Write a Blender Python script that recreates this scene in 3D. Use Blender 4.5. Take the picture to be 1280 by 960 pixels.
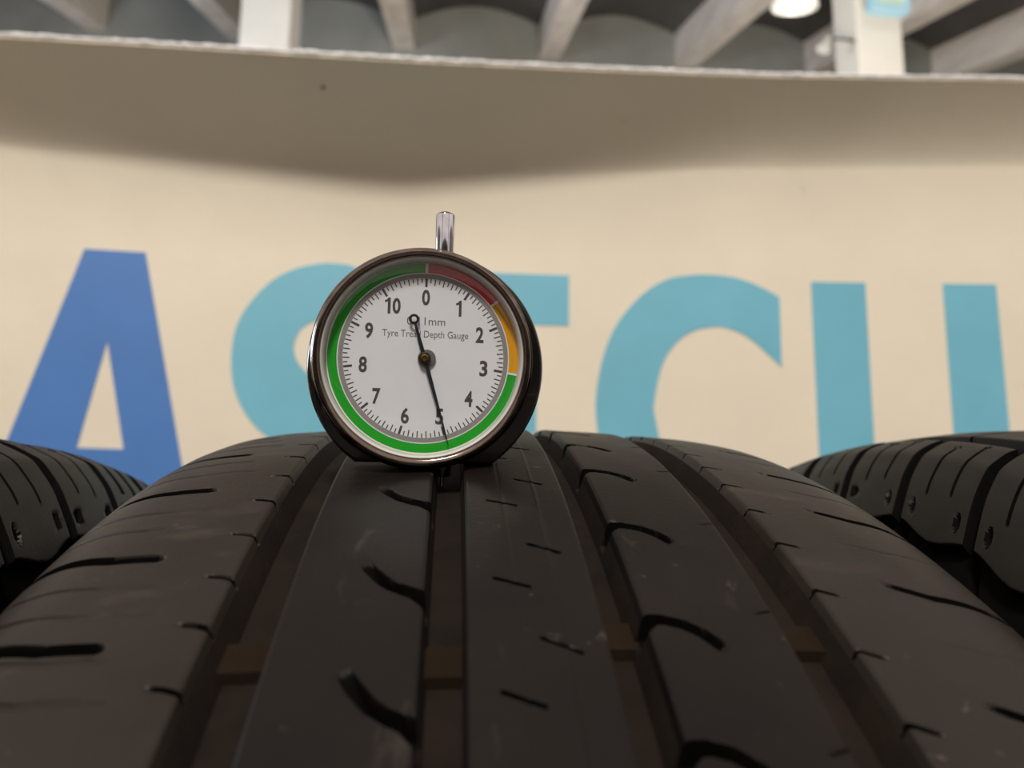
import bpy, bmesh, math, random
import numpy as np
from mathutils import Matrix, Vector
random.seed(7); np.random.seed(7)
for o in list(bpy.data.objects): bpy.data.objects.remove(o)
SC = bpy.context.scene; COL = SC.collection
PI = math.pi; R = math.radians

# ------------------------------------------------------------------ camera
cam = bpy.data.objects.new('camera', bpy.data.cameras.new('camera')); COL.objects.link(cam); SC.camera = cam
rt = Vector((0.99663972, -0.08104359, 0.01188324)); up = Vector((-0.02437188, -0.15490114, 0.98762931)); fw = Vector((0.0782003, 0.98460021, 0.15635581))
CP = Vector((0, -0.27150992, 0.29047449))
cam.matrix_world = Matrix(((rt.x, up.x, -fw.x, CP.x), (rt.y, up.y, -fw.y, CP.y), (rt.z, up.z, -fw.z, CP.z), (0, 0, 0, 1)))
cam.data.sensor_width = 36; cam.data.lens = 961/1280*36; cam.data.clip_start = .005; cam.data.clip_end = 100
cam.data.dof.use_dof = True; cam.data.dof.focus_distance = .166; cam.data.dof.aperture_fstop = 15

# ------------------------------------------------------------------ world, lights, exposure
W = bpy.data.worlds.new('world'); SC.world = W; W.use_nodes = True
W.node_tree.nodes['Background'].inputs[0].default_value = (1, .86, .79, 1); W.node_tree.nodes['Background'].inputs[1].default_value = .84
def area(name, loc, target, size, power, col):
    l = bpy.data.lights.new(name, 'AREA'); l.shape = 'DISK'; l.size = size; l.energy = power; l.color = col
    o = bpy.data.objects.new(name, l); COL.objects.link(o); o.location = loc
    o.rotation_euler = (Vector(target)-Vector(loc)).to_track_quat('-Z', 'Y').to_euler()
    return o
area('hall_lamp', (-.35, -2.3, 2.75), (0, .3, .4), .6, 96, (1, .955, .87))
area('hall_fill_far', (1.2, 1.3, .5), (1.8, 6.5, 4.6), 1.2, 340, (1, .93, .85))  # added fill hidden behind the board, brightens column fronts and beams
area('hall_fill_side', (-5.5, 3.0, 1.8), (2.5, 6.5, 5.0), 2.0, 260, (.74, .84, 1))  # added cool fill out of view, puts bluish light on beam sides
SC.view_settings.view_transform = 'Standard'; SC.view_settings.look = 'None'
SC.view_settings.exposure = 0.0; SC.view_settings.gamma = 1; SC.view_settings.use_curve_mapping = False

# ------------------------------------------------------------------ helpers
def s2l(c): return tuple((v/255/12.92 if v/255 <= .04045 else ((v/255+.055)/1.055)**2.4) for v in c)
def mat(name, rgb, rough=.5, metal=0, var=.08, scale=40, bump=0, bscale=None, rvar=0, dark=None, coat=0, spec=.5, stretch=None):
    """procedural principled material; var = brightness variation, dark = second colour mixed in by noise"""
    m = bpy.data.materials.new(name); m.use_nodes = True; nt = m.node_tree; b = nt.nodes['Principled BSDF']
    c = s2l(rgb)
    b.inputs['Roughness'].default_value = rough; b.inputs['Metallic'].default_value = metal
    b.inputs['Coat Weight'].default_value = coat; b.inputs['Specular IOR Level'].default_value = spec
    tc = nt.nodes.new('ShaderNodeTexCoord'); mp = nt.nodes.new('ShaderNodeMapping')
    nt.links.new(tc.outputs['Object'], mp.inputs[0])
    if stretch: mp.inputs['Scale'].default_value = stretch
    n = nt.nodes.new('ShaderNodeTexNoise'); n.inputs['Scale'].default_value = scale; n.inputs['Detail'].default_value = 6; n.inputs['Roughness'].default_value = .6
    nt.links.new(mp.outputs[0], n.inputs['Vector'])
    rp = nt.nodes.new('ShaderNodeValToRGB'); rp.color_ramp.elements[0].position = .3; rp.color_ramp.elements[1].position = .7
    lo = s2l(dark) if dark else tuple(v*(1-var) for v in c)
    hi = c if dark else tuple(min(1, v*(1+var)) for v in c)
    rp.color_ramp.elements[0].color = (*lo, 1); rp.color_ramp.elements[1].color = (*hi, 1)
    nt.links.new(n.outputs['Fac'], rp.inputs[0]); nt.links.new(rp.outputs[0], b.inputs['Base Color'])
    if rvar:
        mr = nt.nodes.new('ShaderNodeMapRange'); mr.inputs['To Min'].default_value = rough-rvar; mr.inputs['To Max'].default_value = rough+rvar
        nt.links.new(n.outputs['Fac'], mr.inputs['Value']); nt.links.new(mr.outputs[0], b.inputs['Roughness'])
    if bump:
        n2 = nt.nodes.new('ShaderNodeTexNoise'); n2.inputs['Scale'].default_value = bscale or scale*5; n2.inputs['Detail'].default_value = 4
        nt.links.new(mp.outputs[0], n2.inputs['Vector'])
        bp = nt.nodes.new('ShaderNodeBump'); bp.inputs['Strength'].default_value = 1; bp.inputs['Distance'].default_value = bump
        nt.links.new(n2.outputs['Fac'], bp.inputs['Height']); nt.links.new(bp.outputs[0], b.inputs['Normal'])
    return m
def mesh_obj(name, verts, faces, m, parent=None, smooth=False, loc=None):
    me = bpy.data.meshes.new(name); me.from_pydata([tuple(v) for v in verts], [], [tuple(f) for f in faces]); me.update()
    if smooth: me.polygons.foreach_set('use_smooth', [True]*len(me.polygons))
    if m: me.materials.append(m)
    o = bpy.data.objects.new(name, me); COL.objects.link(o)
    if parent: o.parent = parent
    if loc: o.location = loc
    return o
def bm_obj(name, bm, m, parent=None, smooth=False, loc=None):
    bmesh.ops.recalc_face_normals(bm, faces=bm.faces)
    me = bpy.data.meshes.new(name); bm.to_mesh(me); bm.free()
    if smooth: me.polygons.foreach_set('use_smooth', [True]*len(me.polygons))
    if m: me.materials.append(m)
    o = bpy.data.objects.new(name, me); COL.objects.link(o)
    if parent: o.parent = parent
    if loc: o.location = loc
    return o
def sharp(o, ang=35):
    me = o.data; me.polygons.foreach_set('use_smooth', [True]*len(me.polygons)); me.set_sharp_from_angle(angle=R(ang))
    return o
def tag(o, label=None, cat=None, group=None, kind=None):
    if label: o['label'] = label
    if cat: o['category'] = cat
    if group: o['group'] = group
    if kind: o['kind'] = kind
    return o
def empty(name, loc=(0, 0, 0)):
    o = bpy.data.objects.new(name, None); o.empty_display_size = .01; COL.objects.link(o); o.location = loc; return o
def box_bm(bm, c, s, M=None, bev=0):
    g = bmesh.ops.create_cube(bm, size=1)['verts']
    for v in g:
        v.co = Vector((v.co.x*s[0]+c[0], v.co.y*s[1]+c[1], v.co.z*s[2]+c[2]))
    if bev:
        es = list({e for v in g for e in v.link_edges})
        r = bmesh.ops.bevel(bm, geom=es, offset=bev, segments=2, affect='EDGES'); g = list({v for f in r['faces'] for v in f.verts} | {v for v in g if v.is_valid})
    if M:
        for v in g: v.co = M @ v.co
    return g
def lathe(profile, n=64, axis='Z', close=False):
    """profile list of (r, h). returns verts, faces"""
    V = []; F = []
    k = len(profile)
    for i in range(n):
        a = 2*PI*i/n
        for r, h in profile:
            V.append({'Z': (r*math.cos(a), r*math.sin(a), h), 'Y': (r*math.cos(a), h, r*math.sin(a))}[axis])
    for i in range(n):
        j = (i+1) % n
        for q in range(k if close else k-1):
            q2 = (q+1) % k
            F.append((i*k+q, j*k+q, j*k+q2, i*k+q2))
    return V, F
def lathe_obj(name, profile, m, parent=None, n=64, axis='Z', loc=None, ang=35, close=False):
    V, F = lathe(profile, n, axis, close)
    me = bpy.data.meshes.new(name); me.from_pydata(V, [], F)
    bm = bmesh.new(); bm.from_mesh(me); bmesh.ops.remove_doubles(bm, verts=bm.verts, dist=1e-7); bpy.data.meshes.remove(me)
    o = bm_obj(name, bm, m, parent, loc=loc); return sharp(o, ang)
def tube(p0, p1, r, n=16):
    """closed cylinder as bmesh between two points"""
    bm = bmesh.new(); p0 = Vector(p0); p1 = Vector(p1); d = p1-p0
    bmesh.ops.create_cone(bm, cap_ends=True, segments=n, radius1=r, radius2=r, depth=d.length)
    q = d.to_track_quat('Z', 'Y').to_matrix().to_4x4(); q.translation = (p0+p1)/2
    bm.transform(q); return bm

# ------------------------------------------------------------------ materials
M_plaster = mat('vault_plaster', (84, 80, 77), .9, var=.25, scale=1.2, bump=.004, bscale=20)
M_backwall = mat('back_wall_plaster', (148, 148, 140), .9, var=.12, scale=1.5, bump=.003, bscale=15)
M_beam = mat('beam_paint', (238, 226, 214), .8, var=.18, scale=3, stretch=(3, .3, 3), bump=.003, bscale=18)
M_column = mat('column_paint', (226, 222, 212), .7, var=.05, scale=3, bump=.002, bscale=15)
M_floor = mat('concrete_floor', (120, 116, 110), .7, var=.2, scale=2, bump=.002, bscale=60)
M_steel = mat('rack_steel', (70, 84, 110), .45, .3, var=.1, scale=20)
M_board = mat('board_vinyl', (229, 219, 199), .55, var=.035, scale=9, bump=.0004, bscale=160)
M_blue = mat('blue_vinyl', (72, 122, 190), .5, var=.05, scale=12)
M_cyan = mat('cyan_vinyl', (112, 182, 204), .5, var=.05, scale=12)
M_trim = mat('board_edge_trim', (238, 238, 240), .35, var=.3, scale=70, bump=.0015, bscale=140)
M_rubber = mat('worn_rubber', (22, 18, 16), .42, var=.35, scale=34, bump=.00006, bscale=900, rvar=.07, spec=.13)
M_slot_shade = mat('shaded_slot_rubber', (12, 11, 10), .9, var=.2, scale=200, spec=.03)  # matt slot walls; near-black colour stands in for shade in the cuts
M_groove = mat('dusty_groove_rubber', (32, 23, 17), .85, var=.35, scale=90, bump=.00015, bscale=700, dark=(17, 13, 10), spec=.15)
M_side = mat('sidewall_rubber', (20, 19, 19), .5, var=.15, scale=50, bump=.00005, bscale=600)
def speckle(m, rgb, scale, thr, stretch=(1, 1, 1)):
    nt = m.node_tree; b = nt.nodes['Principled BSDF']; src = b.inputs['Base Color'].links[0].from_socket
    tc = nt.nodes.new('ShaderNodeTexCoord'); mp = nt.nodes.new('ShaderNodeMapping'); mp.inputs['Scale'].default_value = stretch
    n = nt.nodes.new('ShaderNodeTexNoise'); n.inputs['Scale'].default_value = scale; n.inputs['Detail'].default_value = 8; n.inputs['Roughness'].default_value = .7
    r = nt.nodes.new('ShaderNodeMapRange'); r.inputs['From Min'].default_value = thr; r.inputs['From Max'].default_value = thr+.12; r.inputs['To Max'].default_value = .8
    mx = nt.nodes.new('ShaderNodeMix'); mx.data_type = 'RGBA'
    nt.links.new(tc.outputs['Object'], mp.inputs[0]); nt.links.new(mp.outputs[0], n.inputs['Vector']); nt.links.new(n.outputs['Fac'], r.inputs['Value'])
    nt.links.new(r.outputs[0], mx.inputs[0]); nt.links.new(src, mx.inputs[6]); mx.inputs[7].default_value = (*s2l(rgb), 1)
    nt.links.new(mx.outputs[2], b.inputs['Base Color'])
M_bar = mat('wear_bar_rubber', (34, 26, 19), .9, spec=.05, var=.2, scale=120)
M_rubber_n = mat('newer_rubber', (25, 23, 20), .46, var=.3, scale=45, bump=.00006, bscale=700, rvar=.08, spec=.2)
M_shoulder = mat('worn_shoulder_rubber', (36, 31, 27), .44, var=.3, scale=28, bump=.00007, bscale=800, rvar=.07, spec=.2)
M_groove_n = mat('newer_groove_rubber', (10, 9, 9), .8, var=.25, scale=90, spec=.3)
speckle(M_board, (196, 182, 156), 22, .66)
speckle(M_rubber, (92, 84, 76), 260, .64); speckle(M_shoulder, (96, 86, 76), 260, .64); speckle(M_shoulder, (56, 49, 42), 70, .58, (.4, 1.4, 1.4)); speckle(M_rubber, (60, 54, 49), 60, .60, (1.6, .35, .35)); speckle(M_rubber_n, (84, 78, 70), 240, .68)

# ------------------------------------------------------------------ structure : hall
d1 = Vector((0.00486692, 0.95256688, 0.3042904)).normalized()
ends = [Vector(p) for p in [(-6.594, 9.427, 6.474), (-4.723, 9.297, 6.353), (-2.853, 9.168, 6.231), (-0.724, 9.015, 6.133), (1.166, 8.879, 6.043), (2.932, 8.753, 5.951), (4.625, 8.632, 5.868), (6.287, 8.513, 5.785), (7.948, 8.391, 5.723)]]
FZ = -1.0
fl = bmesh.new(); box_bm(fl, (0, 2, FZ-.05), (24, 18, .1)); tag(bm_obj('floor', fl, M_floor), kind='structure')
e0, e1 = ends[0], ends[-1]; along = (e1-e0); along.z = 0; along.normalize(); nrm = Vector((-along.y, along.x, 0))
bw = bmesh.new(); mid = (e0+e1)/2
Mw = Matrix.Translation((mid.x, mid.y, 0)) @ Matrix.Rotation(math.atan2(along.y, along.x), 4, 'Z')
box_bm(bw, (0, .16, (FZ+7.4)/2), (19, .3, 7.4-FZ), Mw)
tag(bm_obj('wall_back', bw, M_backwall), kind='structure')
for nm_, x_ in (('wall_left', -9.2), ('wall_right', 9.4)):
    sw = bmesh.new(); box_bm(sw, (x_, 2, FZ+2.6), (.3, 15.5, 5.2)); tag(bm_obj(nm_, sw, M_backwall), kind='structure')
LV = 7.0
ceil = tag(empty('ceiling', tuple(mid)), kind='structure')
def world_child(o, par): o.parent = par; o.matrix_parent_inverse = Matrix.Translation(par.location).inverted(); return o
BH, BWD = .50, .27
for i, e in enumerate(ends):
    V = []; s = along*BWD/2
    for t in (-.3, LV):
        b = e - d1*t
        for dx, dz in ((-1, 0), (1, 0), (1, 1), (-1, 1)): V.append(b + s*dx + Vector((0, 0, BH*1.15*dz)))
    F = [(0, 1, 5, 4), (1, 2, 6, 5), (2, 3, 7, 6), (3, 0, 4, 7), (0, 3, 2, 1), (4, 5, 6, 7)]
    world_child(mesh_obj('ceiling_beam', V, F, M_beam), ceil)
for a, b in zip(ends[:-1], ends[1:]):
    N = 14; V = []
    for t in (-.3, LV):
        for rz in (0, .1):
            for k in range(N+1):
                f = k/N; p = a.lerp(b, f) - d1*t
                V.append(p + Vector((0, 0, BH*.75 + .30*math.sin(PI*f)**.9 + rz)))
    n1 = N+1; F = []
    for k in range(N):
        F.append((k, k+1, 2*n1+k+1, 2*n1+k)); F.append((n1+k, 3*n1+k, 3*n1+k+1, n1+k+1))
        F.append((k, n1+k, n1+k+1, k+1)); F.append((2*n1+k, 2*n1+k+1, 3*n1+k+1, 3*n1+k))
    F += [(0, 2*n1, 3*n1, n1), (N, n1+N, 3*n1+N, 2*n1+N)]
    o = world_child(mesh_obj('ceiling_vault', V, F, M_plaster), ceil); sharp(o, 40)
def column(name, x, y, w, yaw, top, label):
    bm = bmesh.new(); box_bm(bm, (0, 0, (top-FZ)/2), (w, w, top-FZ), None, .012)
    o = bm_obj(name, bm, M_column, loc=(x, y, FZ)); o.rotation_euler.z = yaw
    return tag(o, label, 'column')
column('concrete_column', -1.79, 6.58, .45, 0, 5.75, 'white painted square column rising behind left end of the board')
column('concrete_column', 3.29, 5.2, .365, 0, 5.1, 'pale square column with blue-framed sign, behind the right end of the board')

M_frontwall = mat('front_wall_paint', (96, 86, 78), .8, var=.2, scale=1)
fwm = bmesh.new(); box_bm(fwm, (0, -7.5, FZ+1.6), (19, .3, 3.2)); tag(bm_obj('wall_front', fwm, M_frontwall), kind='structure')
for x, y, lb in ((2.3, -2.6, 'square column in the hall right of and behind the viewpoint'), (-2.4, -3.6, 'square column in the hall left of and behind the viewpoint'), (-3.6, .6, 'square column in the hall beyond the left end of the rack')):
    column('concrete_column', x, y, .42, R(8), 5.0, lb)

# ------------------------------------------------------------------ tyres
RT = .316
XC = .01341488
_xd = np.linspace(0, .0905, 240); _k = np.hanning(21); _k /= _k.sum()
_d0 = np.interp(_xd, [0, .03, .055, .066, .074, .081, .0865, .0905], [0, .0012, .0042, .0072, .0125, .0205, .029, .0368])
_dp = np.concatenate([_d0[10:0:-1], _d0, _d0[-1]+(_d0[-1]-_d0[-2])*np.arange(1, 11)]); _ds = np.convolve(_dp, _k, 'valid')
def crown(x, k=1.0):
    if k < 0: return RT + k*np.interp(np.abs(x), _xd, _ds)        # flat-topped profile with a steep shoulder
    u = (x)/.1
    return RT - k*(.0095911*u**2 - .0098175*u**4 + .03564624*u**8)
def bez(p0, p1, p2, p3, n):
    t = np.linspace(0, 1, n)[:, None]; p0, p1, p2, p3 = map(np.array, (p0, p1, p2, p3))
    return (1-t)**3*p0+3*(1-t)**2*t*p1+3*(1-t)*t*t*p2+t**3*p3
HW = .0865                       # tread half width used by the height field
def segdist(X, S, pts):
    best = np.full(X.shape, 1e9); par = np.zeros(X.shape)
    L = 0; tot = sum(math.dist(pts[i], pts[i+1]) for i in range(len(pts)-1))
    for (ax, as_), (bx, bs) in zip(pts[:-1], pts[1:]):
        dx, ds = bx-ax, bs-as_; l2 = dx*dx+ds*ds; l = math.sqrt(l2)
        t = np.clip(((X-ax)*dx+(S-as_)*ds)/l2, 0, 1)
        d = np.hypot(X-(ax+t*dx), S-(as_+t*ds))
        m = d < best; best = np.where(m, d, best); par = np.where(m, (L+t*l)/tot, par); L += l
    return best, par
def smooth(e0, e1, x):
    t = np.clip((x-e0)/(e1-e0), 0, 1); return t*t*(3-2*t)
def carve(D, xs, ss, S2, pts, w, dep, r0=0., r1=0., soft=.28, wend=None):
    """carve a slot along pts (mm) into D: width w, depth dep, ramping out over r0 / r1 at its two ends"""
    px = [p[0] for p in pts]; ps = [p[1] for p in pts]
    i0, i1 = np.searchsorted(xs, [min(px)-w-1, max(px)+w+1]); j0, j1 = np.searchsorted(ss, [min(ps)-w-20, max(ps)+w+20])
    if i1 <= i0 or j1 <= j0: return
    X = np.repeat(xs[i0:i1][:, None], j1-j0, 1); S = S2[i0:i1, j0:j1]
    d, t = segdist(X, S, pts)
    ww = w/2*(1+(0 if wend is None else (wend-1)*t))
    a = 1-smooth(ww-soft, ww+soft*.6, d)
    if r0: a = a*smooth(0, r0, t+.02)
    if r1: a = a*smooth(0, r1, 1-t+.02)
    D[i0:i1, j0:j1] = np.maximum(D[i0:i1, j0:j1], a*dep)
def tread_mesh(name, V, F, m, parent, dark=None, m2=None):
    me = bpy.data.meshes.new(name)
    used, inv = np.unique(F.ravel(), return_inverse=True); V = V[used]; F = inv.reshape(F.shape)
    me.vertices.add(len(V)); me.vertices.foreach_set('co', V.astype(np.float32).ravel())
    me.loops.add(F.size); me.loops.foreach_set('vertex_index', F.astype(np.int32).ravel())
    me.polygons.add(len(F)); me.polygons.foreach_set('loop_start', np.arange(0, F.size, 4, dtype=np.int32))
    me.polygons.foreach_set('loop_total', np.full(len(F), 4, dtype=np.int32))
    me.update(calc_edges=True)
    me.polygons.foreach_set('use_smooth', [True]*len(F)); me.materials.append(m)
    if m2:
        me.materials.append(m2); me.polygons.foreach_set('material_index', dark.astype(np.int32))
    me.set_sharp_from_angle(angle=R(42))
    o = bpy.data.objects.new(name, me); COL.objects.link(o); o.parent = parent; return o
def build_tyre(label, loc, grooves, ribs, xgrid, sgrid, carver, mats, halfw=.0935, sidedetail=None, yaw=0, crownk=1.0, warp=None):
    """grooves: list of (x0,x1,wallL,wallR,depth) in mm relative to the tyre centre plane; ribs: (xa,xb) spans"""
    root = empty('tyre', loc); root.rotation_euler.z = yaw
    tag(root, label, 'tyre', 'car tyres standing side by side')
    xs = np.array(sorted(set(np.round(xgrid, 4)))); ss = np.array(sorted(set(np.round(sgrid, 4))))
    X, S = np.meshgrid(xs, ss, indexing='ij')
    if warp: S = S + warp(xs)[:, None]
    D = np.zeros(X.shape)
    for (x0, x1, wl, wr, dep) in grooves:
        a = np.interp(xs, [x0-.45, x0, x0+.25*wl, x0+wl, x1-wr, x1-.25*wr, x1, x1+.45], [0, .26, dep*.3, dep, dep, dep*.3, .26, 0], left=0, right=0)
        D = np.maximum(D, a[:, None])
    D0 = D.copy(); carver(D, xs, ss, S)
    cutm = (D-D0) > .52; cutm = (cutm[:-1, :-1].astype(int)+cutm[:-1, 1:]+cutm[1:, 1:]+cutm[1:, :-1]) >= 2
    r = crown(X/1000, crownk); th = S/1000/RT
    dr = np.gradient(crown(xs/1000, crownk), xs/1000); nx = -dr/np.sqrt(1+dr*dr); nr = 1/np.sqrt(1+dr*dr)
    PX = X/1000 - nx[:, None]*D/1000; PR = r - nr[:, None]*D/1000
    V = np.stack([PX, -PR*np.cos(th), PR*np.sin(th)], -1).reshape(-1, 3)
    ni, nj = X.shape; idx = np.arange(ni*nj).reshape(ni, nj)
    Q = np.stack([idx[:-1, :-1], idx[:-1, 1:], idx[1:, 1:], idx[1:, :-1]], -1)
    Q = Q[:, :, ::-1]
    xm = (xs[:-1]+xs[1:])/2
    taken = np.zeros(len(xm), bool)
    for k, (xa, xb) in enumerate(ribs):
        sel = (xm > xa) & (xm < xb); taken |= sel
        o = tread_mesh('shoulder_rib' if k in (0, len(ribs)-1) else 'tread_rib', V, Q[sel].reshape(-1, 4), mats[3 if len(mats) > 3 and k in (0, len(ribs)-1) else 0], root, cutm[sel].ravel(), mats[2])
    tread_mesh('tread_base', V, Q[~taken].reshape(-1, 4), mats[1], root)
    # sidewalls down to the bead and the inner liner, both revolved
    xe = xs[-1]/1000; xl = xs[0]/1000; n = 160
    def side(x_edge, sg):
        re = crown(x_edge, crownk); sl = abs((crown(x_edge+1e-4, crownk)-crown(x_edge-1e-4, crownk))/2e-4)
        a = abs(x_edge)
        e_ = min(.004, (halfw-a)*.7); P = bez((a, re), (a+e_, re-e_*sl), (halfw, re-.02), (halfw, re-.045), 14)
        P2 = bez((halfw, re-.045), (halfw, re-.075), (.088, .216), (.080, .205), 12)
        P3 = bez((.080, .205), (.072, .198), (.066, .203), (.070, .215), 6)
        prof = np.vstack([P, P2[1:], P3[1:]])
        return [(sg*x, r_) for x, r_ in prof]
    def revolve(name, prof, m):
        V = []; F = []; k = len(prof)
        for i in range(n):
            t = 2*PI*i/n
            for x, r_ in prof: V.append((x, -r_*math.cos(t), r_*math.sin(t)))
        for i in range(n):
            j = (i+1) % n
            for q in range(k-1): F.append((i*k+q, i*k+q+1, j*k+q+1, j*k+q))
        bm = bmesh.new(); me = bpy.data.meshes.new('t'); me.from_pydata(V, [], F); bm.from_mesh(me); bpy.data.meshes.remove(me)
        return sharp(bm_obj(name, bm, m, root), 40)
    revolve('sidewall', side(xl, -1), M_side); revolve('sidewall', side(xe, 1), M_side)
    inner = [(-.070, .215)] + [(x, r_) for x, r_ in bez((-.070, .215), (-.089, .25), (-.085, .262), (-.05, .300), 10)[1:]] + [(0, .301)] + [(x, r_) for x, r_ in bez((.05, .300), (.085, .262), (.089, .25), (.070, .215), 10)]
    revolve('inner_liner', inner, M_side)
    if sidedetail: sidedetail(root, revolve)
    return root
def axis_grid(fine, edges, lo, hi):
    g = list(np.arange(lo, hi+1e-6, fine))
    for e in edges: g += [e-.35, e-.12, e, e+.12, e+.35]
    return g

# --- the tyre in front: five ribs, four straight grooves, worn sipes; arc positions in mm from the front
c = XC*1000
G4 = [(-33.34, -23.83, 2.6, .8, 5.6), (-3.41, 3.03, .7, .7, 5.6), (22.75, 29.19, .6, 1.6, 5.6), (49.69, 59.41, .9, 2.6, 5.6)]
def ladder(vals, lo, hi, p=28.):
    v = sorted(vals)
    while v[-1]+p < hi: v.append(v[-1]+p)
    while v[0]-p > lo: v.insert(0, v[0]-p)
    return v
WX = [(-86, 12.5), (-78, 9.5), (-68, 5.4), (-55.4, 1), (-47.5, -.1), (-43, 0), (-38.3, .2), (-35.5, -.3), (-33.3, -1.2), (-31.5, -2.4), (-23.8, 10.6), (-13.4, 10.6), (-11.6, 7.4), (-9.3, 4.2), (-7.2, 2.5), (-5, 1.3), (-2.9, -.3), (3, 0), (7.5, 0), (12.6, -2.3), (13.6, -2.75), (18.6, -5.65), (22.7, -5.65), (28, -.6), (29.6, -.1), (32, 0), (34.8, -1), (37.2, -3), (39, -5.6), (45.8, 0), (49.9, 1.3), (57.4, -1.5), (59.4, 0), (61.5, -.8), (63.8, -1.8), (68, 0), (72.6, 2), (75, .6), (80.5, -1.2), (90, -1), (101, 0)]
def warp_main(xs):      # grid rows follow the slots so that their walls come out clean
    return np.interp(xs+c, [p[0] for p in WX], [p[1] for p in WX])
def carve_main(D, xs, ss, S2):
    xw = xs + c
    def cv(pts, *a, **k): carve(D, xw, ss, S2, pts, *a, **k)
    lo, hi = 130, 640
    for m in ladder([312.3, 337.5, 368.3, 397.0], lo, hi):           # curved slots, rib left of the middle groove
        cv([(-13.4, m+10.6), (-11.6, m+7.4), (-9.3, m+4.2), (-7.2, m+2.5), (-5.0, m+1.3), (-2.9, m-.3)], 2.1, 4.2, r0=.42)
        cv([(-4.3, m+.9), (-2.6, m-1.1)], 2.6, 4.0)
    for m in ladder([309.5, 332.5, 361.0, 391.0, 417.3], lo, hi):     # curved slots, rib right of the middle rib
        cv([(28.0, m-.6), (29.6, m-.1), (32.0, m), (34.8, m-1.0), (37.2, m-3.0), (39.0, m-5.6)], 2.2, 4.4, r1=.12, wend=.85)
        cv([(28.4, m-2.0), (30.0, m-.3)], 1.8, 4.4)
    for m in ladder([308.5, 334.4, 362.6, 392.9, 419.], lo, hi):     # faint marks on its other edge
        cv([(45.8, m), (49.9, m+1.3)], .45, .5, r0=.5)
    for m in ladder([318.0, 342.5, 371.0, 401.0], lo, hi):
        cv([(7.5, m), (10.0, m-1.1), (12.6, m-2.3)], .6, 2.2)
    for m in ladder([328., 353.2, 383.2, 411.6], lo, hi):
        cv([(13.6, m), (16.0, m-1.3), (18.6, m-2.9)], .6, 2.2)
    for m in ladder([321.0, 333.4, 345.6, 359.6, 374.5, 389.4, 405.2, 420.3, 436.5], lo, hi, 14.6):
        cv([(-38.3, m+.2), (-35.5, m-.3), (-33.3, m-1.2), (-31.5, m-2.4)], .65, 1.9, r0=.3)
    for m in ladder([313.8, 327.4, 342., 357.5, 372.2, 387, 401, 415], lo, hi, 14.6):
        cv([(57.4, m-1.5), (59.4, m), (61.5, m-.8), (63.8, m-1.8)], .55, 2.0, r1=.3)
    for m in ladder([329.5, 352.6, 382.2, 411.0], lo, hi):           # long shoulder slots, left
        cv([(-78, m+9.5), (-68, m+5.4), (-55.4, m+1.0), (-47.5, m-.1)], 2.0, 3.4, r1=.06, soft=.5)
    for m, n in zip(ladder([319.5, 337.0, 363.5, 393.5], lo, hi), ladder([327, 344.2, 371.3, 402.5], lo, hi)):
        for q, xe in ((m, -41), (n, -43.5)):
            cv([(-76, q+8), (-67, q+4.2), (-54, q+.6), (xe, q)], 1.0, .48, r1=.15, soft=.4)
    for m in ladder([316.3, 344.0, 372.8, 398.0], lo, hi):           # long shoulder slots, right
        cv([(72.6, m+2.0), (75, m+.6), (80.5, m-1.2), (90, m-1.0), (97, m)], 1.5, 1.9, r0=.22)
    for m in ladder([303., 330.0, 358.5, 386.0], lo, hi):
        cv([(70, m+1), (80, m-1), (92, m)], .5, .25, r0=.4, soft=.5)
    # faint raised mould line and a shallow crease along the middle rib, wavy tread wear
    X = np.repeat(xw[:, None], len(ss), 1); S = S2
    D -= .20*np.exp(-((X-16.9)/.2)**2)
    D += .12*np.exp(-((X-10.4-.4*np.sin(S/37))/.25)**2)
    D += .05*np.sin(X/2.9+np.sin(S/11))*np.sin(S/5.3+X/7)*(D < .3)
e4 = [v for g in G4 for v in (g[0], g[0]+.25*g[2], g[0]+g[2], g[1]-g[3], g[1]-.25*g[3], g[1])]
xg = [v-c for v in axis_grid(.27, e4, c-HW*1000, c+HW*1000)]
xg = [v for v in xg if abs(v) <= HW*1000+1e-6]
sg = list(np.arange(290, 448, .25)) + list(np.arange(130, 290, 1.1)) + list(np.arange(448, 640, 1.1)) + list(np.linspace(640, 130+2*PI*RT*1000, 230))
rib4 = [(-99, -33.34+.65-c), (-23.83-.2-c, -3.41+.17-c), (3.03-.17-c, 22.75+.15-c), (29.19-.4-c, 49.69+.2-c), (59.41-.65-c, 99)]
G4c = [(a-c, b-c, wl, wr, d) for a, b, wl, wr, d in G4]
def main_side(root, revolve):
    pass
tyre_m = build_tyre('worn tyre in front with the dial gauge standing on its tread', (XC, 0, 0), G4c, rib4, xg, sg, carve_main, (M_rubber, M_groove, M_slot_shade, M_shoulder), warp=warp_main)
# tread wear bars: low bridges across the groove floors
def wear_bar(root, x0, x1, s, w, h, floor):
    V = []
    for ds in (-w/2, -w/2+.5, w/2-.5, w/2):
        for x in (x0, x1):
            for top in (0, 1):
                dd = floor+.3 if not top else (floor-h if abs(ds) < w/2-.1 else floor-.05)
                rr = float(crown((x-c)/1000)) - dd/1000; t = (s+ds)/1000/RT
                V.append((x/1000-XC, -rr*math.cos(t), rr*math.sin(t)))
    F = []
    for k in range(3):
        b = 4*k; F += [(b+1, b+5, b+7, b+3), (b, b+2, b+6, b+4), (b, b+4, b+5, b+1), (b+2, b+3, b+7, b+6)]
    F += [(0, 1, 3, 2), (12, 14, 15, 13)]
    bm = bmesh.new(); me = bpy.data.meshes.new('t'); me.from_pydata(V, [], F); bm.from_mesh(me); bpy.data.meshes.remove(me)
    return bm_obj('wear_bar', bm, M_bar, root)
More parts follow.
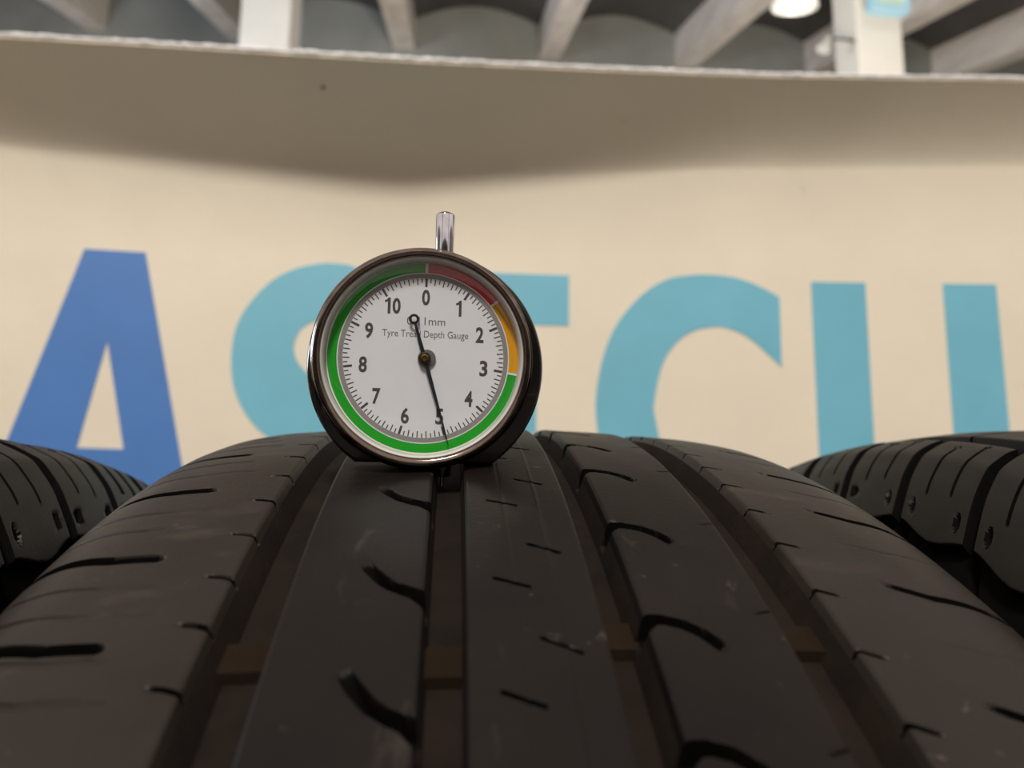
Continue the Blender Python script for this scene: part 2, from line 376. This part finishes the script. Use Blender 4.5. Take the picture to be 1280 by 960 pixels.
for (a, b, wl, wr, d), s0 in zip(G4, (330.5, 328.0, 333.5, 334.5)):
    for q in range(-1, 6):
        s = s0+q*330.9
        wear_bar(tyre_m, a+wl*.8, b-wr*.8, s, 7.0, 1.7, d)

# --- neighbours: newer tyres, wide lateral shoulder grooves, twin sipes and drilled pits
def make_neighbour(label, loc, vis, phase, slant, yaw=0, crownk=-1.0):
    HW = .0895
    """vis = +1 when its right shoulder is the one towards us, -1 when the left"""
    GN = [(-52, -43, 1.2, 1.2, 7), (-18, -8, 1.2, 1.2, 7), (8, 18, 1.2, 1.2, 7), (43, 52, 1.2, 1.2, 7)]
    P = 31.4
    def cvn(D, xs, ss, S2):
        X = np.repeat(xs[:, None], len(ss), 1); S = S2; A = np.abs(X)
        ph = S - phase + slant*(np.clip(A, 40, 90)-40)**2/60
        q = (ph/P-np.floor(ph/P))*P
        d = np.minimum(q, P-q)
        lat = (1-smooth(1.6, 2.2, d))*smooth(50, 51.5, A)
        D[:] = np.maximum(D, lat*(4.5+1.5*smooth(60, 80, A)))
        narrow = (1-smooth(.5, .8, d))*(A < 50)*(A > 20)
        D[:] = np.maximum(D, narrow*2.5)
        for off, a0, a1 in ((10.6, 55, 75), (20.4, 58, 76)):
            e = np.abs(q-off); sip = (1-smooth(.30, .55, e))*(A > a0)*(A < a1)
            D[:] = np.maximum(D, sip*2.5)
            pit = 1-smooth(.8, 1.2, np.hypot(q-off, A-a0)); D[:] = np.maximum(D, pit*2)
        for off in (6.0, 25.4):
            pit = 1-smooth(1.0, 1.5, np.hypot(q-off, A-78.5)); D[:] = np.maximum(D, pit*1.5)
        D[:] = np.maximum(D, 3.6*smooth(81.6, 82.4, A + .8*np.cos(q/P*2*PI)))
        D += .06*np.sin(X/3.1+S/17)*np.sin(S/4.1)*(D < .3)
    en = [v for g in GN for v in (g[0], g[0]+.3, g[0]+g[2], g[1]-g[3], g[1]-.3, g[1])]
    fine = [v for v in np.arange(40, HW*1000, .45)] + list(np.arange(80.8, 83.4, .15)) + [HW*1000]
    xgn = [v*vis for v in fine] + list(np.arange(-HW*1000, HW*1000+.01, 1.73)) + [v for e in en for v in (e-.35, e, e+.35)]
    xgn = [v for v in xgn if abs(v) <= HW*1000+1e-6]
    sgn = list(np.arange(340, 470, .4)) + list(np.arange(180, 340, 1.6)) + list(np.arange(470, 640, 1.6)) + list(np.linspace(640, 180+2*PI*RT*1000, 230))
    base_ = []
    for q in range(10, 16):
        for e in (1.5, 1.9, 2.3, 3.0): base_ += [phase+q*P-e, phase+q*P+e]
        for off in (10.6, 20.4): base_ += [phase+q*P+off+e for e in (-.6, -.45, -.3, 0, .3, .45, .6)]
    sgn += base_
    ribn = [(-99, -52+.4), (-43-.4, -18+.4), (-8-.4, 8+.4), (18-.4, 43+.4), (52-.4, 99)]
    re_ = float(crown(HW, crownk))
    def sd(root, revolve):
        for sgx in (-1, 1):     # moulded ridges round the upper sidewall
            for (hh, ww, rr) in ((.0910, .0008, re_-.018), (.0918, .0006, re_-.030), (.0922, .0006, re_-.048)):
                revolve('sidewall_ridge', [(sgx*(hh-.003), rr+.0022), (sgx*(hh+ww), rr+.0008), (sgx*(hh+ww), rr-.0008), (sgx*(hh-.003), rr-.0022)], M_side)
    return build_tyre(label, loc, GN, ribn, xgn, sgn, cvn, (M_rubber_n, M_groove_n, M_slot_shade), sidedetail=sd, yaw=yaw, crownk=crownk, warp=lambda xs: -slant*(np.clip(np.abs(xs), 40, 90)-40)**2/60)
make_neighbour('tyre at the left edge, beside the blue letter, with slotted shoulder blocks', (XC-.189, -.035, -.004), 1, 10, .6, crownk=-1.4)
make_neighbour('tyre at the right edge with broad shoulder blocks, darker than the front one', (XC+.188, -.015, .002), -1, 22, .9, crownk=-1.15)

# ------------------------------------------------------------------ rack under the tyres (below the frame)
rack = tag(empty('tyre_rack', (0, 0, FZ)), 'blue steel rack rails carrying the row of tyres', 'rack')
for tx, ty, tz in ((XC, 0, 0), (XC-.189, -.035, -.004), (XC+.188, -.015, .002)):
    for y in (-.16, .16):
        z = tz-math.sqrt((RT+.015)**2-.16**2) - .0006
        world_child(bm_obj('rail', tube((tx-.088, ty+y, z), (tx+.088, ty+y, z), .015, 20), M_steel), rack)
for y in (-.16, .16):
    bm = bmesh.new(); box_bm(bm, (.02, y-.01, -.345), (1.72, .08, .05)); world_child(bm_obj('beam', bm, M_steel), rack)
for x in (-.74, .94):
    for y in (-.16, .16):
        bm = bmesh.new(); box_bm(bm, (x, y, (FZ-.37)/2), (.04, .04, -.37-FZ)); world_child(bm_obj('post', bm, M_steel), rack)

# ------------------------------------------------------------------ sign board behind the tyres (vinyl, top bent forward)
def wY(x): return .528-.09*(x-.08)**2
TOPE = np.array([[-0.8, 0.4041, 0.713], [-0.4656, 0.4161, 0.713], [-0.424, 0.4171, 0.7123], [-0.3675, 0.4177, 0.7127], [-0.31, 0.4176, 0.7127], [-0.2515, 0.4172, 0.712], [-0.1923, 0.4163, 0.7111], [-0.1324, 0.4148, 0.7099], [-0.072, 0.4139, 0.7089], [-0.0111, 0.4208, 0.7135], [0.0517, 0.4271, 0.7179], [0.1165, 0.433, 0.7224], [0.1833, 0.4394, 0.7272], [0.2521, 0.4451, 0.7324], [0.3218, 0.4486, 0.7362], [0.4607, 0.4466, 0.741], [0.6001, 0.441, 0.7443], [0.6518, 0.4378, 0.7445], [1.0, 0.40780000000000005, 0.7445]])
def board_pt(x, f, back=0.):
    """f 0..1 straight part, 1..2 the forward bend"""
    ze = np.interp(x, TOPE[:, 0], TOPE[:, 2]); ye = np.interp(x, TOPE[:, 0], TOPE[:, 1]); zb = ze-.07; y0 = wY(x)
    if f <= 1: return (x, y0+back, -.42+(zb+.42)*f)
    t = f-1; o = y0-ye
    y = y0-o*t**1.4; z = zb+(ze-zb)*t
    sl = o*1.4*t**.4/(ze-zb); L = math.hypot(1, sl)
    return (x, y+back/L, z+back*sl/L)
xb = np.arange(-.80, 1.001, .02); fb = list(np.linspace(0, 1, 12))+list(np.linspace(1, 2, 15)[1:])
V = []; F = []; nf = len(fb)
for bk in (0, .005):
    for x in xb:
        for f in fb: V.append(board_pt(x, f, bk))
nx_ = len(xb); N1 = nx_*nf
for i in range(nx_-1):
    for j in range(nf-1):
        a = i*nf+j; F.append((a, a+nf, a+nf+1, a+1)); F.append((N1+a, N1+a+1, N1+a+nf+1, N1+a+nf))
    a = i*nf; F.append((a, N1+a, N1+a+nf, a+nf)); a += nf-1; F.append((a, a+nf, N1+a+nf, N1+a))
for j in range(nf-1):
    F.append((j, j+1, N1+j+1, N1+j)); a = (nx_-1)*nf+j; F.append((a, N1+a, N1+a+1, a+1))
board = mesh_obj('sign_board', V, F, M_board); sharp(board, 60)
tag(board, 'long cream display board with giant blue and cyan lettering, top bent forward', 'sign')
# worn top edge strip: a rough white bead following the edge
def sweep(name, pts, r, m, parent, n=8, jit=0.):
    V = []; F = []
    for i, p in enumerate(pts):
        rr = r*(1+jit*random.uniform(-1, 1))
        for k in range(n):
            a = 2*PI*k/n; V.append((p[0], p[1]+rr*math.cos(a), p[2]+rr*math.sin(a)))
    for i in range(len(pts)-1):
        for k in range(n): F.append((i*n+k, i*n+(k+1) % n, (i+1)*n+(k+1) % n, (i+1)*n+k))
    F.append(tuple(range(n))[::-1]); F.append(tuple((len(pts)-1)*n+k for k in range(n)))
    return mesh_obj(name, V, F, m, parent, True)
ep = []
for x in np.arange(-.795, .995, .0035):
    p = board_pt(x, 2, .0025); ep.append((p[0], p[1], p[2]+.0018))
sweep('edge_strip', ep, .0024, M_trim, board, jit=.28)
def spl(P, n=6):
    P = [np.array(p, float) for p in P]; Q = [2*P[0]-P[1]]+P+[2*P[-1]-P[-2]]; out = []
    for i in range(1, len(Q)-2):
        for k in range(n):
            t = k/n; a, b, c_, d = Q[i-1:i+3]
            out.append(tuple(.5*((2*b)+(c_-a)*t+(2*a-5*b+4*c_-d)*t*t+(3*b-a-3*c_+d)*t**3)))
    out.append(tuple(P[-1])); return out
def letter(outline, m, holes=(), label=None):
    bm = bmesh.new(); es = []
    for loop in [outline]+list(holes):
        vs = [bm.verts.new((p[0], 0, p[1])) for p in loop]
        for i in range(len(vs)): es.append(bm.edges.new((vs[i], vs[(i+1) % len(vs)])))
    bmesh.ops.triangle_fill(bm, use_beauty=True, use_dissolve=False, edges=es)
    for x in np.arange(-.5, .9, .012):
        bmesh.ops.bisect_plane(bm, geom=bm.verts[:]+bm.edges[:]+bm.faces[:], plane_co=(x, 0, 0), plane_no=(1, 0, 0))
    r = bmesh.ops.extrude_face_region(bm, geom=bm.faces[:]); ext = {v for v in r['geom'] if isinstance(v, bmesh.types.BMVert)}
    for v in bm.verts: v.co.y = wY(v.co.x) - (.0007 if v in ext else -.0005)
    o = bm_obj('letter', bm, m, board)
    if label: o['label'] = label
    return o
ZT, ZB = .5382, .252
letter([(-.3740, ZT+.004), (-.3158, ZT+.004), (-.2465, ZB), (-.3072, ZB), (-.3152, .292), (-.374, .292), (-.3875, ZB), (-.4500, ZB)], M_blue, holes=[[(-.3441, .4480), (-.3198, .3408), (-.3625, .3412)]], label='blue letter A')
S_out = spl([(-.064, .507), (-.085, .528), (-.108, .539), (-.125, .541), (-.1415, .5402), (-.1674, .5327), (-.1894, .5191), (-.2081, .4971), (-.2205, .4724), (-.2247, .4429), (-.2215, .4108), (-.2122, .3876), (-.2002, .3705), (-.1853, .3571), (-.155, .338), (-.130, .322), (-.124, .309), (-.132, .299), (-.150, .297), (-.178, .304), (-.213, .327)])
S_in = spl([(-.213, .268), (-.18, .252), (-.145, .247), (-.11, .252), (-.082, .268), (-.064, .298), (-.064, .335), (-.078, .368), (-.103, .392), (-.130, .408), (-.1486, .4231), (-.1597, .4362), (-.1632, .4512), (-.1578, .4676), (-.1441, .4774), (-.125, .480), (-.10, .474), (-.076, .458)])
letter(S_out+S_in, M_cyan, label='cyan letter S')
letter([(-.032, ZT), (.124, ZT), (.124, .482), (.030, .482), (.030, .4245), (.0894, .4245), (.0894, .366), (.030, .366), (.030, .308), (.124, .308), (.124, ZB), (-.032, ZB)], M_cyan, label='cyan letter E')
Co = spl([(.3561, .5201), (.3344, .5319), (.3089, .5408), (.2832, .5436), (.2623, .543), (.236, .5385), (.2128, .5261), (.1946, .5094), (.1762, .4857), (.1636, .4572), (.1558, .4265), (.1526, .395), (.1558, .3635), (.1636, .333), (.1762, .3045), (.1946, .2806), (.2128, .264), (.236, .2515), (.2623, .247), (.2832, .2464), (.3089, .2492), (.3344, .258), (.3561, .270)])
Ci = spl([(.3554, .328), (.3419, .322), (.3267, .3152), (.3121, .3114), (.2917, .305), (.2735, .3063), (.2581, .3111), (.2424, .3221), (.2294, .3391), (.2215, .3594), (.2164, .3846), (.2150, .395), (.2164, .4054), (.2215, .4306), (.2294, .4509), (.2424, .4679), (.2581, .4789), (.2735, .4837), (.2917, .485), (.3121, .4786), (.3267, .4688), (.3419, .455), (.3554, .442)])
letter(Co+Ci, M_cyan, label='cyan letter C')
ucx, uro, uri = (.3915+.5965)/2, (.5965-.3915)/2, (.5375-.4517)/2
arc_o = [(ucx-uro*math.cos(t), ZB+uro*.9-uro*.9*math.sin(t)) for t in np.linspace(0, PI, 25)]
arc_i = [(ucx+uri*math.cos(t), ZB+uro*.9-uri*.9*math.sin(t)) for t in np.linspace(0, PI, 17)]
letter([(.3920, ZT)]+arc_o+[(.5960, ZT), (.5377, ZT)]+arc_i+[(.4522, ZT)], M_cyan, label='cyan letter U')
# two small screw heads / stains pressed in the bend
for p in ((-.1335, 1.80),):
    q = board_pt(p[0], p[1], -.0006); V_, F_ = lathe([(0, -.0006), (.0016, -.0004), (.002, .0006), (0, .0008)], 14, 'Y')
    mesh_obj('screw_head', V_, F_, mat('screw_brown', (92, 76, 62), .5, .4), board, True, loc=q)
for x in (-.7, .9):       # feet that hold the board
    bm = bmesh.new(); box_bm(bm, (x, wY(x)+.03, (FZ+.55)/2), (.04, .04, .55-FZ)); bm_obj('board_post', bm, M_steel, board)

# ------------------------------------------------------------------ dial gauge
MS = .001
Gc = Vector((-0.00594294, -0.10512146, 0.32014159))
ax = Vector((0.99841401, 0.05629807, 0)); ay = Vector((-0.05587843, 0.99097198, 0.12186934)); az = Vector((0.00686101, -0.12167606, 0.99254615))
base = Gc - az*.0209
gauge = empty('depth_gauge'); gauge.matrix_world = Matrix(((ax.x, ay.x, az.x, base.x), (ax.y, ay.y, az.y, base.y), (ax.z, ay.z, az.z, base.z), (0, 0, 0, 1)))
tag(gauge, 'round black and chrome tyre tread depth gauge standing upright on the front tyre', 'gauge')
ZO = Vector((0, 0, .0209))
M_black = mat('black_lacquer', (7, 7, 8), .2, var=.2, scale=300, coat=.2, rvar=.04)
M_bezel = mat('bezel_chrome', (118, 106, 98), .16, 1, var=.25, scale=260, rvar=.08, bump=.00001, bscale=1500)
M_chrome = mat('stem_chrome', (205, 207, 215), .09, 1, var=.15, scale=500, rvar=.05)
M_rim = mat('clear_rim', (190, 187, 184), .3, 0, var=.05, scale=200)
M_dial = mat('dial_card', (216, 218, 226), .55, var=.02, scale=250)
M_grey = mat('dial_grey_print', (134, 131, 130), .55, var=.03, scale=300)
M_ink = mat('dial_ink', (66, 62, 62), .6, var=.1, scale=500)
M_ink2 = mat('dial_small_ink', (98, 94, 94), .6, var=.1, scale=500)
M_green = mat('dial_green', (6, 152, 22), .45, var=.06, scale=400)
M_amber = mat('dial_amber', (214, 152, 0), .45, var=.05, scale=400)
M_red = mat('dial_red', (196, 42, 44), .45, var=.08, scale=400)
M_whitep = mat('dial_white_print', (226, 224, 220), .5, var=.02)
M_needle = mat('needle_paint', (44, 44, 50), .35, .4, var=.15, scale=400)
M_hub = mat('hub_grey', (112, 108, 104), .4, .3, var=.1, scale=500)
M_brass = mat('brass', (170, 128, 62), .25, 1, var=.15, scale=900)
M_capc = mat('stem_cap_brown', (96, 66, 52), .3, .7, var=.1, scale=600)
g = bpy.data.materials.new('crystal'); g.use_nodes = True; nt = g.node_tree
for n_ in list(nt.nodes): nt.nodes.remove(n_)
out = nt.nodes.new('ShaderNodeOutputMaterial'); mx = nt.nodes.new('ShaderNodeMixShader'); tr = nt.nodes.new('ShaderNodeBsdfTransparent'); gl = nt.nodes.new('ShaderNodeBsdfGlossy'); lw = nt.nodes.new('ShaderNodeLayerWeight'); lw.inputs[0].default_value = .5
pw = nt.nodes.new('ShaderNodeMath'); pw.operation = 'POWER'; pw.inputs[1].default_value = 5; fr = nt.nodes.new('ShaderNodeMath'); fr.operation = 'MULTIPLY_ADD'; fr.inputs[1].default_value = .9; fr.inputs[2].default_value = .045
nt.links.new(lw.outputs['Facing'], pw.inputs[0]); nt.links.new(pw.outputs[0], fr.inputs[0])
gl.inputs['Roughness'].default_value = .04; tr.inputs[0].default_value = (.97, .97, .96, 1)
nt.links.new(fr.outputs[0], mx.inputs[0]); nt.links.new(tr.outputs[0], mx.inputs[1]); nt.links.new(gl.outputs[0], mx.inputs[2]); nt.links.new(mx.outputs[0], out.inputs[0])
M_crystal = g
def gp(o, loc=(0, 0, 0)):
    o.parent = gauge; o.location = ZO+Vector(loc)*MS; return o
def outline_solid(name, pts, steps, m):
    """stack of outlines: steps = [(y, inset mm)]"""
    V = []; F = []; n = len(pts); cx = sum(p[0] for p in pts)/n; cz = 0
    for y, ins in steps:
        for i, (x, z) in enumerate(pts):
            a, b = Vector(pts[i-1]), Vector(pts[(i+1) % n]); t = (b-a).normalized(); nn = Vector((t.y, -t.x))
            V.append(((x-nn.x*ins)*MS, y*MS, (z-nn.y*ins)*MS))
    for k in range(len(steps)-1):
        for i in range(n):
            j = (i+1) % n; F.append((k*n+i, k*n+j, (k+1)*n+j, (k+1)*n+i))
    F.append(tuple(range(n))[::-1]); F.append(tuple((len(steps)-1)*n+i for i in range(n)))
    bm = bmesh.new(); me = bpy.data.meshes.new('t'); me.from_pydata(V, [], F); bm.from_mesh(me); bpy.data.meshes.remove(me)
    return sharp(bm_obj(name, bm, m), 30)
rb = 25.6; zc = -20.9; a0 = math.asin(zc/rb)
pts = [(.45+rb*math.cos(t), rb*math.sin(t)) for t in np.linspace(a0, PI-a0, 110)]
pts += [(x, zc) for x in np.linspace(pts[-1][0], pts[0][0], 8)[1:-1]]
body = gp(outline_solid('body', pts, [(-.9, .75), (-.75, .35), (-.3, .05), (.1, 0), (3.9, 0), (4.6, .25), (5.0, .9)], M_black))
ringp = [(.45+(rb+.12)*math.cos(t), (rb+.12)*math.sin(t)) for t in np.linspace(a0, PI-a0, 110)]
# chrome band round the back of the body (bright sliver at the right side)
V = []; F = []
for t in np.linspace(-.62, PI+.62, 120):
    for r_, y in ((rb-.2, 3.6), (rb+.15, 3.7), (rb+.22, 4.3), (rb+.1, 5.0), (rb-.6, 5.3), (rb-.8, 4.6)): V.append(((.45+r_*math.cos(t))*MS, y*MS, r_*math.sin(t)*MS))
for i in range(119):
    for k in range(6): F.append((i*6+k, i*6+(k+1) % 6, i*6+6+(k+1) % 6, i*6+6+k))
F += [(0, 1, 2, 3, 4, 5), tuple(119*6+k for k in (5, 4, 3, 2, 1, 0))]
bm = bmesh.new(); me = bpy.data.meshes.new('t'); me.from_pydata(V, [], F); bm.from_mesh(me); gp(sharp(bm_obj('rear_band', bm, M_chrome), 40))
gp(lathe_obj('back_cover', [(0, 8.2*MS), (17*MS, 8*MS), (18.5*MS, 7*MS), (19*MS, 4.9*MS)], M_black, n=64, axis='Y'), (.45, 0, 0))
BC = (-.45, 0, 1.85)
gp(lathe_obj('bezel', [(r_*MS, y*MS) for r_, y in ((24.2, -.7), (24.1, -1.4), (23.6, -1.9), (23.3, -3.4), (23.2, -4.5), (22.95, -5.0), (22.6, -5.2), (21.95, -5.1), (21.65, -4.85), (21.5, -4.5), (21.45, -.8))], M_bezel, n=128, axis='Y'), BC)
gp(lathe_obj('rim', [(r_*MS, y*MS) for r_, y in ((21.5, -4.5), (21.35, -4.6), (21.1, -4.35), (20.9, -3.4), (20.75, -1.25))], M_rim, n=128, axis='Y'), BC)
crys = gp(lathe_obj('crystal', [(r_*MS, y*MS) for r_, y in ((0, -4.1), (6, -4.08), (12, -4.0), (17, -3.9), (19.2, -3.8), (20.3, -3.55), (20.9, -3.2), (21.1, -2.9))], M_crystal, n=128, axis='Y', ang=80), BC)
dial = gp(lathe_obj('dial', [(0, -1.2*MS), (20.9*MS, -1.2*MS), (20.95*MS, -.95*MS), (0, -.95*MS)], M_dial, n=128, axis='Y'), (-.25, 0, 1.95))
def arcseg(name, r0, r1, a0, a1, y, m, parent, label=None):
    n = max(3, int(abs(a1-a0)/2.5)); V = []; F = []
    for i in range(n+1):
        t = R(a0+(a1-a0)*i/n)
        for yy in (y, y+.03):
            for r_ in (r0, r1): V.append((r_*math.sin(t)*MS, yy*MS, r_*math.cos(t)*MS))
    for i in range(n):
        b = 4*i; F += [(b, b+1, b+5, b+4), (b+1, b+3, b+7, b+5), (b, b+4, b+6, b+2)]
    F += [(0, 2, 3, 1), (4*n, 4*n+1, 4*n+3, 4*n+2)]
    bm = bmesh.new(); me = bpy.data.meshes.new('t'); me.from_pydata(V, [], F); bm.from_mesh(me); bpy.data.meshes.remove(me)
    o = bm_obj(name, bm, m, parent)
    if label: o['label'] = label
    return o
arcseg('scale_ring', 17.35, 18.35, 0, 360, -1.235, M_grey, dial)
arcseg('white_line', 20.6, 20.85, 0, 360, -1.24, M_whitep, dial)
arcseg('colour_band', 18.6, 20.55, .9, 49.5, -1.235, M_red, dial, 'red arc of the dial')
arcseg('colour_band', 18.6, 20.55, 51.0, 97.5, -1.235, M_amber, dial, 'amber arc of the dial')
arcseg('colour_band', 18.6, 20.55, 99.0, 359.1, -1.235, M_green, dial, 'green arc of the dial')
V = []; F = []
for i in range(110):
    t = R(i*360/110); r1 = 17.3; r0 = 15.45 if i % 10 == 0 else (15.9 if i % 2 == 0 else 16.35); w = .26 if i % 10 == 0 else .12
    b = len(V); s_, c_ = math.sin(t), math.cos(t)
    for yy in (-1.232, -1.2):
        for r_, k in ((r0, -1), (r0, 1), (r1, 1), (r1, -1)): V.append(((r_*s_+k*w*c_)*MS, yy*MS, (r_*c_-k*w*s_)*MS))
    F += [(b, b+1, b+2, b+3), (b, b+4, b+5, b+1), (b+1, b+5, b+6, b+2), (b+2, b+6, b+7, b+3), (b+3, b+7, b+4, b)]
mesh_obj('tick_marks', V, F, M_ink, dial)
def text_part(name, body_, x, z, w, h, y, m, parent, off=0.0, label=None):
    cu = bpy.data.curves.new('t', 'FONT'); cu.body = body_; cu.size = 1; cu.offset = off; cu.resolution_u = 3; cu.extrude = .004; cu.align_x = 'LEFT'
    to = bpy.data.objects.new('t', cu); COL.objects.link(to); bpy.context.view_layer.update()
    me = bpy.data.meshes.new_from_object(to.evaluated_get(bpy.context.evaluated_depsgraph_get())); bpy.data.objects.remove(to); bpy.data.curves.remove(cu)
    n = len(me.vertices); co = np.zeros(n*3); me.vertices.foreach_get('co', co); co = co.reshape(-1, 3)
    lo, hi = co.min(0), co.max(0)
    nv = np.stack([((co[:, 0]-lo[0])/(hi[0]-lo[0])-.5)*w*MS + x*MS, (y - (co[:, 2]-lo[2])/(hi[2]-lo[2])*.03)*MS, ((co[:, 1]-lo[1])/(hi[1]-lo[1])-.5)*h*MS + z*MS], -1)
    me.vertices.foreach_set('co', nv.ravel()); me.update(); me.materials.append(m); me.name = name
    o = bpy.data.objects.new(name, me); COL.objects.link(o); o.parent = parent
    if label: o['label'] = label
    return o
def one_part(x, z, h, also0=False):
    P = [(.03, -.5), (.2, -.5), (.2, .5), (.07, .5), (-.02, .38), (-.15, .33), (-.15, .2), (.03, .25)]
    V = [((x+p[0]*h)*MS, yy*MS, (z+p[1]*h)*MS) for yy in (-1.23, -1.2) for p in P]; n = len(P)
    F = [tuple(range(n))]+[(i, n+i, n+(i+1) % n, (i+1) % n) for i in range(n)]
    return V, F
for k in range(11):
    t = R(k*360/11); rr = 13.15
    if k in (1, 10):
        V, F = one_part(rr*math.sin(t)-(1.15 if k == 10 else 0), rr*math.cos(t), 3.5)
        if k == 10:
            o0 = text_part('t', '0', rr*math.sin(t)+.85, rr*math.cos(t), 1.75, 3.5, -1.2, M_ink, dial, .03)
            b = len(V); V += [tuple(v.co) for v in o0.data.vertices]; F += [tuple(b+i for i in p.vertices) for p in o0.data.polygons]; bpy.data.objects.remove(o0)
        mesh_obj('numeral', V, F, M_ink, dial)['label'] = 'numeral %d' % k
        continue
    text_part('numeral', str(k), rr*math.sin(t), rr*math.cos(t), 3.7 if k == 10 else (1.15 if k == 1 else 1.75), 3.5, -1.2, M_ink, dial, .03, 'numeral %d' % k)
text_part('range_text', '0-11mm', 0.2, 8.0, 8.3, 1.75, -1.2, M_ink2, dial, 0.0, 'small grey lettering 0-11mm')
text_part('title_text', 'Tyre Tread Depth Gauge', .15, 4.95, 18.6, 2.0, -1.2, M_ink2, dial, 0.0, 'small grey lettering Tyre Tread Depth Gauge')
# needle: tapered strip, eye at the tail
th = R(17.0); dv = Vector((math.sin(th), -math.cos(th))); pv = Vector((dv.y, -dv.x))
V = []; F = []
stations = [(-8.0, .26), (-4, .36), (0, .46), (6, .38), (14, .24), (19.6, .07)]
for t, w in stations:
    for yy in (-2.35, -2.2):
        for k in (-1, 1): p = dv*t+pv*k*w; V.append((p.x*MS, yy*MS, p.y*MS))
for i in range(len(stations)-1):
    b = 4*i; F += [(b, b+1, b+5, b+4), (b+2, b+6, b+7, b+3), (b, b+4, b+6, b+2), (b+1, b+3, b+7, b+5)]
F += [(0, 2, 3, 1), (len(V)-4, len(V)-3, len(V)-1, len(V)-2)]
e = dv*-8.7; n0 = len(V); K = 28
for i in range(K):
    t = 2*PI*i/K
    for r_, yy in ((1.12, -2.35), (.58, -2.35), (.58, -2.2), (1.12, -2.2)): V.append(((e.x+r_*math.cos(t))*MS, yy*MS, (e.y+r_*math.sin(t))*MS))
for i in range(K):
    a, b = n0+4*i, n0+4*((i+1) % K)
    for k in range(4): F.append((a+k, b+k, b+(k+1) % 4, a+(k+1) % 4))
needle = gp(mesh_obj('needle', V, F, M_needle), (-.15, 0, 1.85))
hubp = (-.15, 0, 1.85)
hub = gp(lathe_obj('hub', [(0, -1.9*MS), (1.75*MS, -1.9*MS), (1.95*MS, -1.7*MS), (1.95*MS, -1.2*MS)], M_hub, n=40, axis='Y'), (.3, 0, 1.85))
gp(lathe_obj('needle_boss', [(0, -2.75*MS), (1.1*MS, -2.75*MS), (1.3*MS, -2.6*MS), (1.3*MS, -1.85*MS)], M_needle, n=36, axis='Y'), hubp)
pin_ = gp(lathe_obj('pivot_pin', [(0, -2.95*MS), (.35*MS, -2.95*MS), (.4*MS, -3.1*MS), (.62*MS, -3.12*MS), (.78*MS, -3.0*MS), (.8*MS, -2.7*MS)], M_brass, n=30, axis='Y'), hubp)
gp(lathe_obj('stem', [(r_*MS, z*MS) for r_, z in ((2.2, 24.4), (2.1, 26.0), (2.1, 34.2), (2.0, 34.5), (0, 34.55))], M_chrome, n=48), (3.6, 3.0, 0))
gp(lathe_obj('stem_cap', [(r_*MS, z*MS) for r_, z in ((1.9, 34.5), (1.75, 34.75), (1.0, 35.1), (0, 35.25))], M_capc, n=40), (3.6, 3.0, 0))
gp(lathe_obj('stem_collar', [(r_*MS, z*MS) for r_, z in ((3.0, 24.2), (3.0, 25.35), (2.6, 25.85), (2.15, 25.95))], M_bezel, n=48), (3.6, 3.0, 0))
gp(lathe_obj('probe_sleeve', [(r_*MS, z*MS) for r_, z in ((1.9, -20.5), (1.9, -23.6), (1.6, -23.9), (0, -23.9))], M_black, n=32), (4.6, 2.4, 0))
gp(lathe_obj('probe_pin', [(r_*MS, z*MS) for r_, z in ((.42, -23.5), (.42, -26.2), (.2, -26.5), (0, -26.5))], M_chrome, n=20), (4.6, 2.4, 0))

# ------------------------------------------------------------------ far hall: pendant lamp, sign on the column, floodlight
M_enamel = mat('lamp_enamel', (200, 198, 190), .4, var=.03, scale=20)
M_cable = mat('cable', (40, 40, 40), .6)
pl = tag(empty('pendant_lamp', (1.731, 3.25, 2.865)), 'white bell-shaped lamp hanging from the vaulted ceiling', 'lamp')
pl.rotation_euler.x = R(18)
lathe_obj('lamp_shade', [(.112, 0), (.118, .006), (.115, .03), (.098, .075), (.065, .11), (.045, .135), (.035, .17), (.0, .172)], M_enamel, pl, n=48)
lathe_obj('lamp_lining', [(.112, .0), (.106, .012), (.08, .02), (.05, .022), (0, .022)], M_enamel, pl, n=48)
lathe_obj('bulb', [(0, -.012), (.03, -.006), (.042, .008), (.04, .03)], M_enamel, pl, n=24)
cb = tube((0, 0, .165), (0, .417, 1.45), .006, 8); bm_obj('cord', cb, M_cable, pl)
M_sb = mat('sign_blue_frame', (170, 212, 228), .5, var=.03); M_sg = mat('sign_green_face', (196, 224, 208), .5, var=.03)
hs = tag(empty('hanging_sign', (3.22, 4.78, 4.0)), 'pale blue framed box sign fixed to the pale column', 'sign')
hs.rotation_euler.z = R(3)
for (c_, s_) in (((0, 0, .02), (.30, .10, .04)), ((0, 0, .48), (.30, .10, .04)), ((-.13, 0, .25), (.04, .10, .42)), ((.13, 0, .25), (.04, .10, .42))):
    bm = bmesh.new(); box_bm(bm, c_, s_, None, .004); bm_obj('frame', bm, M_sb, hs)
bm = bmesh.new(); box_bm(bm, (0, 0, .25), (.22, .07, .42)); bm_obj('sign_face', bm, M_sg, hs)
bm = bmesh.new(); box_bm(bm, (.0, .135, .25), (.05, .205, .05)); bm_obj('bracket', bm, M_cable, hs)

fl_ = tag(empty('floodlight', (2.86, 5.05, 3.90)), 'small white floodlight on the left side of the pale column', 'lamp')
bm = bmesh.new(); bmesh.ops.create_cone(bm, cap_ends=True, segments=20, radius1=.055, radius2=.022, depth=.12); bm.transform(Matrix.Rotation(R(25), 4, 'Y')); bm_obj('lamp_head', bm, M_enamel, fl_)
bm_obj('bracket', tube((.02, 0, .05), (.25, .02, .05), .01, 10), M_cable, fl_)
